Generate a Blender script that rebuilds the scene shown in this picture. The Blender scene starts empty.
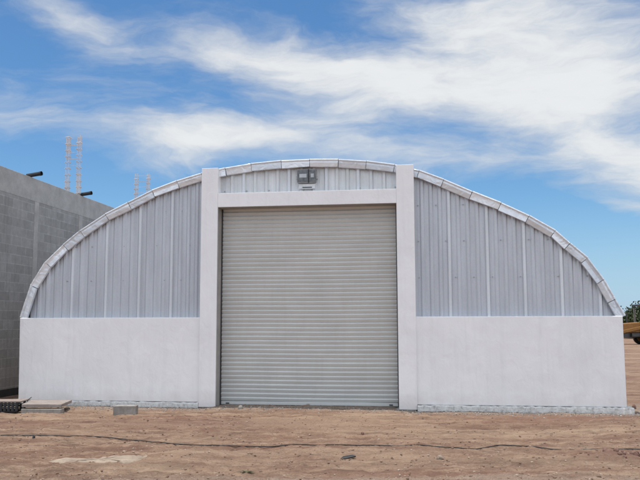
import bpy, bmesh, math, random
import numpy as np
from mathutils import Vector, Matrix
R = math.radians
random.seed(7); rng = np.random.default_rng(7)
scene = bpy.context.scene
COL = scene.collection

# ------------------------------------------------------------------ camera
cam_d = bpy.data.cameras.new('camera'); cam = bpy.data.objects.new('camera', cam_d); COL.objects.link(cam)
cam_d.sensor_width = 36.0; cam_d.lens = 36.0 * 762.06 / 640.0
cam_d.clip_start = 0.05; cam_d.clip_end = 6000
cam.matrix_world = (Matrix.Translation((0, 0, 1.6)) @ Matrix.Rotation(R(90) + 0.1085, 4, 'X') @ Matrix.Rotation(-0.0024, 4, 'Z'))
scene.camera = cam

# ------------------------------------------------------------------ exposure
vs = scene.view_settings
scene.display_settings.display_device = 'sRGB'
vs.view_transform = 'Standard'; vs.look = 'None'; vs.gamma = 1.0; vs.use_curve_mapping = False
vs.exposure = 0.23

# ------------------------------------------------------------------ sun
SUN_FROM = Vector((-0.09, 0.065, 0.99)).normalized()
sl = bpy.data.lights.new('sun', 'SUN'); sl.energy = 3.6; sl.angle = R(0.53); sl.color = (1.0, 0.955, 0.89)
sun = bpy.data.objects.new('sun', sl); COL.objects.link(sun)
sun.rotation_euler = SUN_FROM.to_track_quat('Z', 'Y').to_euler(); sun.location = (0, 0, 30)

# ------------------------------------------------------------------ sky with clouds
world = bpy.data.worlds.new('World'); scene.world = world; world.use_nodes = True
W = world.node_tree; W.nodes.clear()
SKY_STRENGTH = 0.11

def wn(t, **kw):
    n = W.nodes.new(t)
    for k, v in kw.items(): setattr(n, k, v)
    return n
def setin(nt, n, i, v):
    if hasattr(v, 'is_output'): nt.links.new(v, n.inputs[i])
    else: n.inputs[i].default_value = v
def wm(op, a, b=None, c=None, clamp=False):
    n = wn('ShaderNodeMath', operation=op); n.use_clamp = clamp
    for i, v in enumerate((a, b, c)):
        if v is not None: setin(W, n, i, v)
    return n.outputs[0]
def wsmooth(v, lo, hi, a=0.0, b=1.0):
    n = wn('ShaderNodeMapRange', interpolation_type='SMOOTHSTEP')
    setin(W, n, 0, v)
    for i, q in enumerate((lo, hi, a, b)): n.inputs[i + 1].default_value = q
    return n.outputs[0]
sky = wn('ShaderNodeTexSky', sky_type='NISHITA'); sky.sun_disc = False
sky.sun_elevation = math.asin(SUN_FROM.z); sky.sun_rotation = math.atan2(SUN_FROM.x, SUN_FROM.y)
sky.air_density = 1.0; sky.dust_density = 0.15; sky.ozone_density = 2.5; sky.altitude = 20
tc = wn('ShaderNodeTexCoord'); sp = wn('ShaderNodeSeparateXYZ'); W.links.new(tc.outputs['Generated'], sp.inputs[0])
DX, DY, DZ = sp.outputs
az = wm('ARCTAN2', DX, DY); el = wm('ARCSINE', DZ)
cb = wn('ShaderNodeCombineXYZ'); W.links.new(az, cb.inputs[0]); W.links.new(el, cb.inputs[1])
# domain warp so that the cloud edges fray into wisps
nz = wn('ShaderNodeTexNoise'); nz.inputs['Scale'].default_value = 4.5; nz.inputs['Detail'].default_value = 5; nz.inputs['Roughness'].default_value = 0.55
mpw = wn('ShaderNodeMapping'); mpw.inputs['Rotation'].default_value = (0, 0, R(-14)); mpw.inputs['Scale'].default_value = (0.8, 1.9, 1)
W.links.new(cb.outputs[0], mpw.inputs[0]); W.links.new(mpw.outputs[0], nz.inputs['Vector'])
wv = wn('ShaderNodeVectorMath', operation='SUBTRACT'); W.links.new(nz.outputs['Color'], wv.inputs[0]); wv.inputs[1].default_value = (0.5, 0.5, 0.5)
wv2 = wn('ShaderNodeVectorMath', operation='MULTIPLY'); W.links.new(wv.outputs[0], wv2.inputs[0]); wv2.inputs[1].default_value = (0.22, 0.085, 0)
wv3 = wn('ShaderNodeVectorMath', operation='ADD'); W.links.new(cb.outputs[0], wv3.inputs[0]); W.links.new(wv2.outputs[0], wv3.inputs[1])
P = wv3.outputs[0]

def ang(px, py):                                   # sky direction of the cloud bank (azimuth, elevation)
    return math.atan((px - 320) / 762.0), math.atan((325 - py) / 762.0)
def bank(px, py, rx, ry, rot, amp):
    a, e = ang(px, py)
    m = wn('ShaderNodeMapping', vector_type='TEXTURE')
    m.inputs['Location'].default_value = (a, e, 0); m.inputs['Rotation'].default_value = (0, 0, R(rot))
    m.inputs['Scale'].default_value = (rx / 762.0, ry / 762.0, 1)
    W.links.new(P, m.inputs[0])
    l = wn('ShaderNodeVectorMath', operation='LENGTH'); W.links.new(m.outputs[0], l.inputs[0])
    return wsmooth(l.outputs['Value'], 0.0, 1.35, amp, 0.0)
banks = [                                           # elevation runs up, so a bank falling to the right has a negative turn
    (48, 22, 95, 27, -22, 0.60), (40, 4, 90, 18, -10, 0.30),
    (225, 46, 140, 26, -6, 0.46), (330, 66, 175, 42, -8, 0.80), (395, 84, 110, 30, -10, 0.45),
    (470, 60, 170, 42, -12, 0.50), (560, 36, 210, 52, -12, 0.60), (500, 2, 200, 34, -6, 0.50),
    (600, 118, 150, 74, -16, 0.95), (500, 100, 130, 36, -10, 0.50), (655, 180, 110, 34, -18, 0.70),
    (172, 146, 110, 28, 4, 0.85), (270, 130, 130, 26, 6, 0.55), (350, 150, 200, 34, -6, 0.55), (490, 166, 150, 26, -10, 0.40),
    (10, 126, 130, 28, -2, 0.72), (640, 222, 60, 9, -10, 0.55), (580, 205, 120, 14, -8, 0.25),
    (330, 108, 130, 26, -10, 0.32), (170, 95, 150, 30, -10, 0.30), (40, 90, 120, 20, -6, 0.22),
]
tot = None
for b in banks:
    o = bank(*b); tot = o if tot is None else wm('ADD', tot, o)
# away from the photographed part of the sky: brighter broken cloud, added to boost the light
side = wsmooth(wm('ABSOLUTE', az), 0.50, 0.95)
high = wsmooth(el, 0.50, 0.75)
away = wm('MAXIMUM', side, high)
n2 = wn('ShaderNodeTexNoise'); n2.inputs['Scale'].default_value = 2.6; n2.inputs['Detail'].default_value = 6
W.links.new(tc.outputs['Generated'], n2.inputs['Vector'])
tot = wm('ADD', tot, wm('MULTIPLY', away, wsmooth(n2.outputs['Fac'], 0.36, 0.56)))
# streaky fine structure
n3 = wn('ShaderNodeTexNoise'); n3.inputs['Scale'].default_value = 7; n3.inputs['Detail'].default_value = 9; n3.inputs['Roughness'].default_value = 0.62; n3.inputs['Distortion'].default_value = 0.5
mp3 = wn('ShaderNodeMapping'); mp3.inputs['Rotation'].default_value = (0, 0, R(12)); mp3.inputs['Scale'].default_value = (0.7, 2.6, 1)
W.links.new(P, mp3.inputs[0]); W.links.new(mp3.outputs[0], n3.inputs['Vector'])
dens = wm('ADD', tot, wm('MULTIPLY', wm('SUBTRACT', n3.outputs['Fac'], 0.5), 1.6))
n4 = wn('ShaderNodeTexNoise'); n4.inputs['Scale'].default_value = 26; n4.inputs['Detail'].default_value = 6; n4.inputs['Roughness'].default_value = 0.6
W.links.new(mp3.outputs[0], n4.inputs['Vector'])
dens = wm('ADD', dens, wm('MULTIPLY', wm('SUBTRACT', n4.outputs['Fac'], 0.5), 0.55))
cloud = wm('MULTIPLY', wsmooth(dens, 0.06, 1.40), 0.98)
veil = wm('MULTIPLY', wsmooth(el, 0.0, 0.30, 1.0, 0.0), 0.06)   # thin bright air low over the plain
cloud = wm('MAXIMUM', cloud, veil)
cloud = wm('MULTIPLY', cloud, wsmooth(DZ, -0.02, 0.01))
back = wsmooth(DY, 0.35, -0.35)                       # unseen cloud glow added behind the camera to brighten the shaded facade
lum = wm('ADD', wm('MULTIPLY', back, 1.0), wm('ADD', 0.605, wm('MULTIPLY', wsmooth(dens, 0.4, 1.5), 0.13)))
lum = wm('DIVIDE', lum, SKY_STRENGTH)
tint = wn('ShaderNodeVectorMath', operation='MULTIPLY'); W.links.new(sky.outputs[0], tint.inputs[0]); tint.inputs[1].default_value = (0.52, 0.765, 0.925)   # clear dry air
cc = wn('ShaderNodeVectorMath', operation='SCALE'); cc.inputs[0].default_value = (0.965, 0.985, 1.0); W.links.new(lum, cc.inputs['Scale'])
hz = wn('ShaderNodeMix', data_type='RGBA'); W.links.new(wsmooth(el, -0.02, 0.17, 0.75, 0.0), hz.inputs['Factor']); W.links.new(tint.outputs[0], hz.inputs['A'])
hz.inputs['B'].default_value = (0.36 / SKY_STRENGTH, 0.50 / SKY_STRENGTH, 0.70 / SKY_STRENGTH, 1)   # pale blue air low over the plain
mx = wn('ShaderNodeMix', data_type='RGBA'); W.links.new(cloud, mx.inputs['Factor']); W.links.new(hz.outputs['Result'], mx.inputs['A']); W.links.new(cc.outputs[0], mx.inputs['B'])
bg = wn('ShaderNodeBackground'); bg.inputs['Strength'].default_value = SKY_STRENGTH; W.links.new(mx.outputs['Result'], bg.inputs['Color'])
wo = wn('ShaderNodeOutputWorld'); W.links.new(bg.outputs[0], wo.inputs[0])

# ------------------------------------------------------------------ material helpers
class NT:
    def __init__(s, name):
        s.m = bpy.data.materials.new(name); s.m.use_nodes = True; s.t = s.m.node_tree
        s.b = s.t.nodes['Principled BSDF']; s.tc = s.n('ShaderNodeTexCoord')
    def n(s, t, **kw):
        q = s.t.nodes.new(t)
        for k, v in kw.items(): setattr(q, k, v)
        return q
    def link(s, a, b): s.t.links.new(a, b)
    def coord(s, scale=(1, 1, 1), rot=(0, 0, 0), loc=(0, 0, 0), which='Object'):
        m = s.n('ShaderNodeMapping'); m.inputs['Scale'].default_value = scale; m.inputs['Rotation'].default_value = rot; m.inputs['Location'].default_value = loc
        s.link(s.tc.outputs[which], m.inputs[0]); return m.outputs[0]
    def noise(s, v, scale, detail=4, rough=0.55, dist=0.0, out='Fac'):
        q = s.n('ShaderNodeTexNoise'); s.link(v, q.inputs['Vector']); q.inputs['Scale'].default_value = scale
        q.inputs['Detail'].default_value = detail; q.inputs['Roughness'].default_value = rough; q.inputs['Distortion'].default_value = dist
        return q.outputs[out]
    def ramp(s, v, stops):
        q = s.n('ShaderNodeValToRGB'); s.link(v, q.inputs[0]); e = q.color_ramp.elements
        while len(e) < len(stops): e.new(0.5)
        for i, (p, c) in enumerate(stops):
            e[i].position = p; e[i].color = (c if len(c) == 4 else (*c, 1)) if hasattr(c, '__len__') else (c, c, c, 1)
        return q.outputs[0]
    def mix(s, f, a, b, blend='MIX'):
        q = s.n('ShaderNodeMix', data_type='RGBA', blend_type=blend)
        for k, v in (('Factor', f), ('A', a), ('B', b)):
            if hasattr(v, 'is_output'): s.link(v, q.inputs[k])
            else: q.inputs[k].default_value = (v if k == 'Factor' else ((*v, 1) if len(v) == 3 else v))
        return q.outputs['Result']
    def math(s, op, a, b=None):
        q = s.n('ShaderNodeMath', operation=op)
        for i, v in enumerate((a, b)):
            if v is not None: setin(s.t, q, i, v)
        return q.outputs[0]
    def bump(s, h, strength=0.3, dist=0.01, prev=None):
        q = s.n('ShaderNodeBump'); s.link(h, q.inputs['Height']); q.inputs['Strength'].default_value = strength; q.inputs['Distance'].default_value = dist
        if prev is not None: s.link(prev, q.inputs['Normal'])
        s.link(q.outputs[0], s.b.inputs['Normal']); return q.outputs[0]
    def set(s, color=None, rough=None, metal=None, spec=None):
        for k, v in (('Base Color', color), ('Roughness', rough), ('Metallic', metal), ('Specular IOR Level', spec)):
            if v is None: continue
            if hasattr(v, 'is_output'): s.link(v, s.b.inputs[k])
            else: s.b.inputs[k].default_value = ((*v, 1) if k == 'Base Color' else v)
        return s.m

def mat_plain(name, color, rough=0.6, metal=0.0, var=0.15, scale=6, bump=0.15):
    t = NT(name); v = t.coord()
    n = t.noise(v, scale, 6)
    lo = tuple(c * (1 - var) for c in color); hi = tuple(min(1, c * (1 + var)) for c in color)
    m = t.set(t.ramp(n, [(0.3, lo), (0.7, hi)]), rough, metal)
    t.bump(t.noise(v, scale * 6, 4), bump, 0.004); return m

def mat_white():
    t = NT('white painted plaster'); v = t.coord()
    big = t.noise(v, 1.1, 5); st = t.noise(t.coord((5, 5, 0.35)), 2.2, 5)
    c = t.ramp(big, [(0.3, (0.765, 0.767, 0.785)), (0.7, (0.83, 0.832, 0.848))])
    c = t.mix(t.ramp(st, [(0.50, 0.0), (0.78, 0.35)]), c, (0.66, 0.665, 0.685))
    c = t.mix(t.ramp(t.noise(t.coord((1, 1, 0.8)), 2.6, 7, 0.6, 0.9), [(0.56, 0.0), (0.64, 0.30), (0.72, 0.0)]), c, (0.88, 0.88, 0.895))
    # splash of dust along the foot
    sep = t.n('ShaderNodeSeparateXYZ'); t.link(t.tc.outputs['Object'], sep.inputs[0])
    zz = t.math('ADD', sep.outputs[2], t.math('MULTIPLY', t.math('SUBTRACT', t.noise(v, 5, 6), 0.5), 0.35))
    d = t.ramp(zz, [(0.08, 0.38), (0.34, 0.0)])
    c = t.mix(d, c, (0.55, 0.49, 0.44))
    t.set(c, 0.75, spec=0.25)
    b = t.bump(t.noise(t.coord((1, 1, 1)), 60, 4), 0.25, 0.003)
    b = t.bump(t.noise(t.coord((1, 1, 0.7)), 5, 5, dist=0.6), 0.45, 0.03, b); t.bump(t.noise(v, 1.6, 2), 0.35, 0.06, b); return t.m

def mat_footing():
    t = NT('rough cement footing'); v = t.coord()
    c = t.ramp(t.noise(v, 14, 7, 0.7), [(0.30, (0.33, 0.32, 0.30)), (0.46, (0.60, 0.595, 0.575)), (0.68, (0.76, 0.76, 0.745))])
    t.set(c, 0.9, spec=0.2); t.bump(t.noise(v, 30, 6, 0.7), 0.9, 0.02); return t.m

def mat_sheet(name, base, rough, metal):
    t = NT(name); v = t.coord((1, 1, 0.12)); v2 = t.coord()
    c = t.ramp(t.noise(v, 7, 5), [(0.3, tuple(x * 0.90 for x in base)), (0.7, tuple(min(1, x * 1.08) for x in base))])
    sp_ = t.n('ShaderNodeTexVoronoi'); t.link(v2, sp_.inputs['Vector']); sp_.inputs['Scale'].default_value = 55
    c = t.mix(0.10, c, sp_.outputs['Color'], 'SOFT_LIGHT')
    t.set(c, rough, metal)
    t.bump(t.noise(v2, 3.5, 3), 0.15, 0.02); return t.m

def mat_flashing():
    t = NT('soft creased galvanised flashing'); v = t.coord(); oi = t.n('ShaderNodeObjectInfo')
    c = t.ramp(oi.outputs['Random'], [(0.0, (0.60, 0.645, 0.70)), (1.0, (0.80, 0.84, 0.885))])
    c = t.mix(t.ramp(t.noise(v, 5, 4), [(0.5, 0.0), (0.8, 0.4)]), c, (0.43, 0.455, 0.50))
    t.set(c, 0.30, 0.20)
    b = t.bump(t.noise(v, 4.5, 2, dist=0.5), 0.70, 0.06); t.bump(t.noise(v, 15, 3, dist=0.6), 0.35, 0.02, b); return t.m

def mat_shutter():
    t = NT('grey beige shutter enamel'); v = t.coord((0.5, 1, 1)); 
    c = t.ramp(t.noise(v, 3.0, 6), [(0.3, (0.515, 0.53, 0.52)), (0.7, (0.58, 0.596, 0.585))])
    c = t.mix(t.ramp(t.noise(t.coord((6, 1, 0.4)), 2.0, 6), [(0.5, 0.0), (0.85, 0.3)]), c, (0.47, 0.455, 0.43))
    t.set(c, 0.40, 0.1); t.bump(t.noise(v, 20, 3), 0.08, 0.004); return t.m

def mat_blocks():
    t = NT('grey concrete blockwork'); 
    sep = t.n('ShaderNodeSeparateXYZ'); t.link(t.tc.outputs['Object'], sep.inputs[0])
    cb_ = t.n('ShaderNodeCombineXYZ'); t.link(sep.outputs[1], cb_.inputs[0]); t.link(sep.outputs[2], cb_.inputs[1])
    br = t.n('ShaderNodeTexBrick'); t.link(cb_.outputs[0], br.inputs['Vector'])
    br.inputs['Scale'].default_value = 1.0; br.inputs['Brick Width'].default_value = 0.41; br.inputs['Row Height'].default_value = 0.21
    br.inputs['Mortar Size'].default_value = 0.011; br.inputs['Mortar Smooth'].default_value = 0.4; br.inputs['Bias'].default_value = -0.15
    br.inputs['Color1'].default_value = (0.255, 0.247, 0.236, 1); br.inputs['Color2'].default_value = (0.335, 0.324, 0.311, 1); br.inputs['Mortar'].default_value = (0.365, 0.353, 0.338, 1)
    v = t.coord()
    c = t.mix(t.ramp(t.noise(v, 0.9, 6), [(0.46, 0.0), (0.70, 0.65)]), br.outputs['Color'], (0.235, 0.226, 0.216))
    c = t.mix(t.ramp(t.noise(v, 9, 6, 0.7), [(0.35, 0.35), (0.65, 0.0)]), c, (0.15, 0.145, 0.14))
    st = t.noise(t.coord((2, 5, 0.25)), 1.6, 5)
    c = t.mix(t.ramp(st, [(0.5, 0.0), (0.8, 0.5)]), c, (0.14, 0.135, 0.13))
    t.set(c, 0.92, spec=0.2)
    b = t.bump(br.outputs['Fac'], -0.35 if False else 0.25, 0.01)
    t.bump(t.noise(v, 35, 5), 0.5, 0.012, b); return t.m

def mat_concrete(name, lo, hi, scale=3.0):
    t = NT(name); v = t.coord()
    c = t.ramp(t.noise(v, scale, 7, 0.62), [(0.32, lo), (0.68, hi)])
    c = t.mix(t.ramp(t.noise(v, scale * 9, 5), [(0.55, 0.0), (0.8, 0.5)]), c, tuple(x * 0.6 for x in lo))
    t.set(c, 0.9, spec=0.2); t.bump(t.noise(v, 40, 6), 0.5, 0.01); return t.m

def mat_ground():
    t = NT('dry brown earth'); g = t.tc.outputs['Object']
    a = t.noise(t.coord((0.14, 1.0, 1)), 1.0, 8, 0.62, 0.5)
    b = t.noise(t.coord((0.22, 1.5, 1), loc=(7, 3, 0)), 1.2, 9, 0.68, 0.35)
    f = t.noise(t.coord((0.30, 2.6, 1), loc=(2, 9, 0)), 1.6, 9, 0.70, 0.3)
    c = t.noise(t.coord((0.7, 1.3, 1)), 3.2, 9, 0.72)
    d = t.noise(g, 42, 5, 0.7)
    col = t.ramp(a, [(0.30, (0.160, 0.100, 0.072)), (0.46, (0.235, 0.150, 0.106)), (0.58, (0.295, 0.198, 0.138)), (0.72, (0.370, 0.262, 0.185))])
    col = t.mix(t.ramp(b, [(0.46, 0.0), (0.60, 0.85)]), col, (0.205, 0.112, 0.078))
    col = t.mix(t.ramp(f, [(0.50, 0.0), (0.66, 0.75)]), col, (0.390, 0.275, 0.190))
    col = t.mix(t.ramp(f, [(0.34, 0.70), (0.46, 0.0)]), col, (0.140, 0.092, 0.068))
    col = t.mix(t.ramp(c, [(0.50, 0.0), (0.64, 0.75)]), col, (0.38, 0.268, 0.19))
    col = t.mix(t.ramp(c, [(0.34, 0.8), (0.47, 0.0)]), col, (0.130, 0.080, 0.058))
    col = t.mix(t.ramp(d, [(0.38, 0.45), (0.52, 0.0)]), col, (0.105, 0.078, 0.062))
    col = t.mix(t.ramp(d, [(0.62, 0.0), (0.75, 0.4)]), col, (0.38, 0.31, 0.245))
    h = t.noise(t.coord((0.22, 0.55, 1), loc=(3, 1, 0)), 1.0, 6, 0.6, 0.8)
    col = t.mix(t.ramp(h, [(0.52, 0.0), (0.66, 0.65)]), col, (0.375, 0.275, 0.192))
    col = t.mix(t.ramp(h, [(0.33, 0.6), (0.46, 0.0)]), col, (0.215, 0.125, 0.092))
    w_ = t.noise(t.coord((0.55, 4.5, 1), loc=(5, 2, 0)), 1.7, 8, 0.7, 0.3)
    col = t.mix(t.ramp(w_, [(0.33, 0.75), (0.44, 0.0)]), col, (0.135, 0.088, 0.066))
    col = t.mix(t.ramp(w_, [(0.58, 0.0), (0.70, 0.7)]), col, (0.42, 0.32, 0.24))
    # grey cement grit trodden in along the foot of the facade, and a grey wheel lane near the camera
    at = t.n('ShaderNodeAttribute'); at.attribute_name = 'grit'
    gm = t.math('MULTIPLY', at.outputs['Fac'], t.ramp(t.noise(g, 6, 7, 0.7), [(0.30, 0.25), (0.62, 1.0)]))
    col = t.mix(gm, col, t.ramp(d, [(0.35, (0.20, 0.155, 0.122)), (0.65, (0.37, 0.30, 0.245))]))
    at2 = t.n('ShaderNodeAttribute'); at2.attribute_name = 'red'
    col = t.mix(t.math('MULTIPLY', at2.outputs['Fac'], t.ramp(c, [(0.35, 0.3), (0.6, 1.0)])), col, (0.165, 0.088, 0.072))
    t.set(col, 0.95, spec=0.12)
    p = t.bump(d, 0.8, 0.03); p = t.bump(c, 0.7, 0.06, p); t.bump(t.noise(g, 120, 3), 0.4, 0.008, p); return t.m

MW = mat_white(); MF = mat_footing()
MS = mat_sheet('galvanised corrugated sheet', (0.485, 0.512, 0.558), 0.48, 0.30)
MSL = mat_sheet('pale new corrugated sheet', (0.60, 0.62, 0.635), 0.48, 0.30)
MLAP = mat_sheet('bright lapped sheet edge', (0.60, 0.63, 0.67), 0.45, 0.30); MSCREW = mat_plain('weathered screw head', (0.33, 0.345, 0.37), 0.6, 0.3)
MFL = mat_flashing(); MSH = mat_shutter(); MBL = mat_blocks()
MC = mat_concrete('grey cast concrete', (0.28, 0.269, 0.256), (0.385, 0.368, 0.35))
MCB = mat_concrete('pale precast block', (0.20, 0.185, 0.168), (0.33, 0.31, 0.285), 7)
MCP = mat_concrete('pinkish cement screed', (0.215, 0.185, 0.168), (0.315, 0.275, 0.252), 6)
MMO = mat_concrete('dried mortar spill', (0.22, 0.172, 0.132), (0.36, 0.29, 0.225), 5)
MG = mat_ground()
MBK = mat_plain('black plastic', (0.016, 0.016, 0.018), 0.5)
MCABLE = mat_plain('dusty black hose rubber', (0.035, 0.030, 0.027), 0.7)
MDARK = mat_plain('dark grey steel', (0.07, 0.07, 0.075), 0.45, 0.6)
MSTEEL = mat_plain('bare steel', (0.42, 0.41, 0.40), 0.4, 0.8)
MREBAR = mat_plain('dusty rebar steel', (0.60, 0.525, 0.48), 0.75, 0.0)
MYEL = mat_plain('faded yellow machine enamel', (0.25, 0.118, 0.028), 0.65)
MTYRE = mat_plain('tyre rubber', (0.022, 0.021, 0.02), 0.85)
MGLASS = mat_plain('dark glazing', (0.03, 0.035, 0.04), 0.08)
MREF = mat_plain('aluminium reflector', (0.45, 0.45, 0.45), 0.35, 0.6)
MBARK = mat_plain('grey brown bark', (0.085, 0.068, 0.052), 0.9, scale=12, bump=0.6)
MSTONE = mat_plain('tan stone', (0.27, 0.215, 0.17), 0.9, var=0.3, scale=20, bump=0.5)
MCLOD = mat_plain('reddish clod', (0.18, 0.105, 0.082), 0.95, var=0.3, scale=20, bump=0.5)
MWHITE2 = mat_plain('chalky lime', (0.80, 0.79, 0.77), 0.8, var=0.06)
MHOUSE = mat_plain('grey render', (0.16, 0.17, 0.19), 0.9)
MSHADE = mat_plain('black painted shade', (0.020, 0.019, 0.019), 0.8)  # near-black colour for the painted contact shadow at the block wall's foot
def mat_leaf(name, col):
    t = NT(name); oi = t.n('ShaderNodeObjectInfo'); gi = t.n('ShaderNodeNewGeometry')
    c = t.ramp(gi.outputs['Random Per Island'], [(0.0, tuple(x * 0.55 for x in col)), (1.0, tuple(x * 1.45 for x in col))])
    return t.set(c, 0.6, spec=0.3)
MFLD = mat_plain('grey floodlight housing', (0.22, 0.225, 0.23), 0.5, 0.2); MLENS = mat_plain('smoked lens', (0.15, 0.155, 0.16), 0.12, var=0.4, scale=14)
MLEAF = mat_leaf('dusty olive leaf', (0.055, 0.075, 0.032)); MWEED = mat_leaf('weed leaf', (0.105, 0.105, 0.055))

# ------------------------------------------------------------------ mesh helpers
class MB:
    def __init__(s): s.v = []; s.f = []
    def add(s, vs, fs):
        o = len(s.v); s.v += [tuple(q) for q in vs]; s.f += [tuple(i + o for i in q) for q in fs]; return s
    def box(s, x0, x1, y0, y1, z0, z1, rot=0.0, piv=None):
        pts = [(x, y, z) for z in (z0, z1) for (x, y) in ((x0, y0), (x1, y0), (x1, y1), (x0, y1))]
        if rot:
            cx, cy = piv if piv else ((x0 + x1) / 2, (y0 + y1) / 2); c, sn = math.cos(rot), math.sin(rot)
            pts = [(cx + (x - cx) * c - (y - cy) * sn, cy + (x - cx) * sn + (y - cy) * c, z) for x, y, z in pts]
        return s.add(pts, [(3, 2, 1, 0), (4, 5, 6, 7), (0, 1, 5, 4), (1, 2, 6, 5), (2, 3, 7, 6), (3, 0, 4, 7)])
    def prism(s, poly, axis, a, b):                    # polygon extruded along 'x' | 'y' | 'z'
        n = len(poly)
        def P3(p, q): return {'x': (q, p[0], p[1]), 'y': (p[0], q, p[1]), 'z': (p[0], p[1], q)}[axis]
        vs = [P3(p, a) for p in poly] + [P3(p, b) for p in poly]
        return s.add(vs, [tuple(range(n))[::-1], tuple(range(n, 2 * n))] + [(i, (i + 1) % n, n + (i + 1) % n, n + i) for i in range(n)])
    def tube(s, pts, r, seg=8, caps=True):
        pts = [Vector(p) for p in pts]; rs = r if hasattr(r, '__len__') else [r] * len(pts)
        n = len(pts); vs = []
        for i, p in enumerate(pts):
            d = (pts[min(i + 1, n - 1)] - pts[max(i - 1, 0)]).normalized()
            up = Vector((0, 0, 1)) if abs(d.z) < 0.9 else Vector((0, 1, 0))
            a = d.cross(up).normalized(); b = a.cross(d).normalized()
            vs += [p + (a * math.cos(t) + b * math.sin(t)) * rs[i] for t in (2 * math.pi * k / seg for k in range(seg))]
        fs = [(i * seg + k, i * seg + (k + 1) % seg, (i + 1) * seg + (k + 1) % seg, (i + 1) * seg + k) for i in range(n - 1) for k in range(seg)]
        if caps: fs += [tuple(range(seg))[::-1], tuple(range((n - 1) * seg, n * seg))]
        return s.add(vs, fs)
    def rock(s, c, rx, ry, rz, seed):
        q = random.Random(seed); bm = bmesh.new(); bmesh.ops.create_icosphere(bm, subdivisions=2, radius=1)
        a = q.random() * 6.28
        off = [Vector((q.uniform(-1, 1), q.uniform(-1, 1), q.uniform(-1, 1))).normalized() for _ in range(5)]; cut = [q.uniform(0.55, 0.9) for _ in off]
        vs = []
        for v in bm.verts:
            p = v.co.copy()
            for o, k in zip(off, cut):
                d = p.dot(o)
                if d > k: p -= o * (d - k)
            p = Vector((p.x * rx, p.y * ry, p.z * rz))
            vs.append((c[0] + p.x * math.cos(a) - p.y * math.sin(a), c[1] + p.x * math.sin(a) + p.y * math.cos(a), c[2] + p.z))
        fs = [tuple(v.index for v in f.verts) for f in bm.faces]; bm.free(); return s.add(vs, fs)
    def build(s, name, m, parent=None, bevel=0.0, smooth=False, loc=None):
        me = bpy.data.meshes.new(name); me.from_pydata(s.v, [], s.f); me.update()
        bm = bmesh.new(); bm.from_mesh(me); bmesh.ops.recalc_face_normals(bm, faces=bm.faces); bm.to_mesh(me); bm.free()
        me.materials.append(m)
        if smooth: me.polygons.foreach_set('use_smooth', [True] * len(me.polygons))
        o = bpy.data.objects.new(name, me); COL.objects.link(o)
        if parent is not None: o.parent = parent
        if loc is not None: o.location = loc
        if bevel:
            b = o.modifiers.new('bevel', 'BEVEL'); b.width = bevel; b.segments = 2; b.limit_method = 'ANGLE'; b.angle_limit = R(40)
        return o
def tag(o, label=None, cat=None, group=None, kind=None):
    for k, v in (('label', label), ('category', cat), ('group', group), ('kind', kind)):
        if v: o[k] = v
    return o
def empty(name, loc, rz=0.0):
    o = bpy.data.objects.new(name, None); COL.objects.link(o); o.location = loc; o.rotation_euler = (0, 0, rz); o.empty_display_size = 0.3; return o
def smoothnoise(x, y, f, seed):
    x = np.asarray(x) * f; y = np.asarray(y) * f
    xi = np.floor(x).astype(np.int64); yi = np.floor(y).astype(np.int64); fx = x - xi; fy = y - yi
    fx = fx * fx * (3 - 2 * fx); fy = fy * fy * (3 - 2 * fy)
    def h(a, b):
        n = (a * 374761393 + b * 668265263 + seed * 1442695041) & 0x7fffffff
        n = ((n ^ (n >> 13)) * 1274126177) & 0x7fffffff
        return ((n ^ (n >> 16)) & 0xffff) / 65535.0
    return (h(xi, yi) * (1 - fx) + h(xi + 1, yi) * fx) * (1 - fy) + (h(xi, yi + 1) * (1 - fx) + h(xi + 1, yi + 1) * fx) * fy

# ------------------------------------------------------------------ facade frame: s along the facade, d behind it
PHI = 0.1386; FX, FY = -0.2763, 14.5075
def fac(s, d=0.0):
    return (FX + s * math.cos(PHI) + d * math.sin(PHI), FY - s * math.sin(PHI) + d * math.cos(PHI))
def to_fac(x, y):
    return (x - FX) * math.cos(PHI) - (y - FY) * math.sin(PHI), (x - FX) * math.sin(PHI) + (y - FY) * math.cos(PHI)

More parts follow.
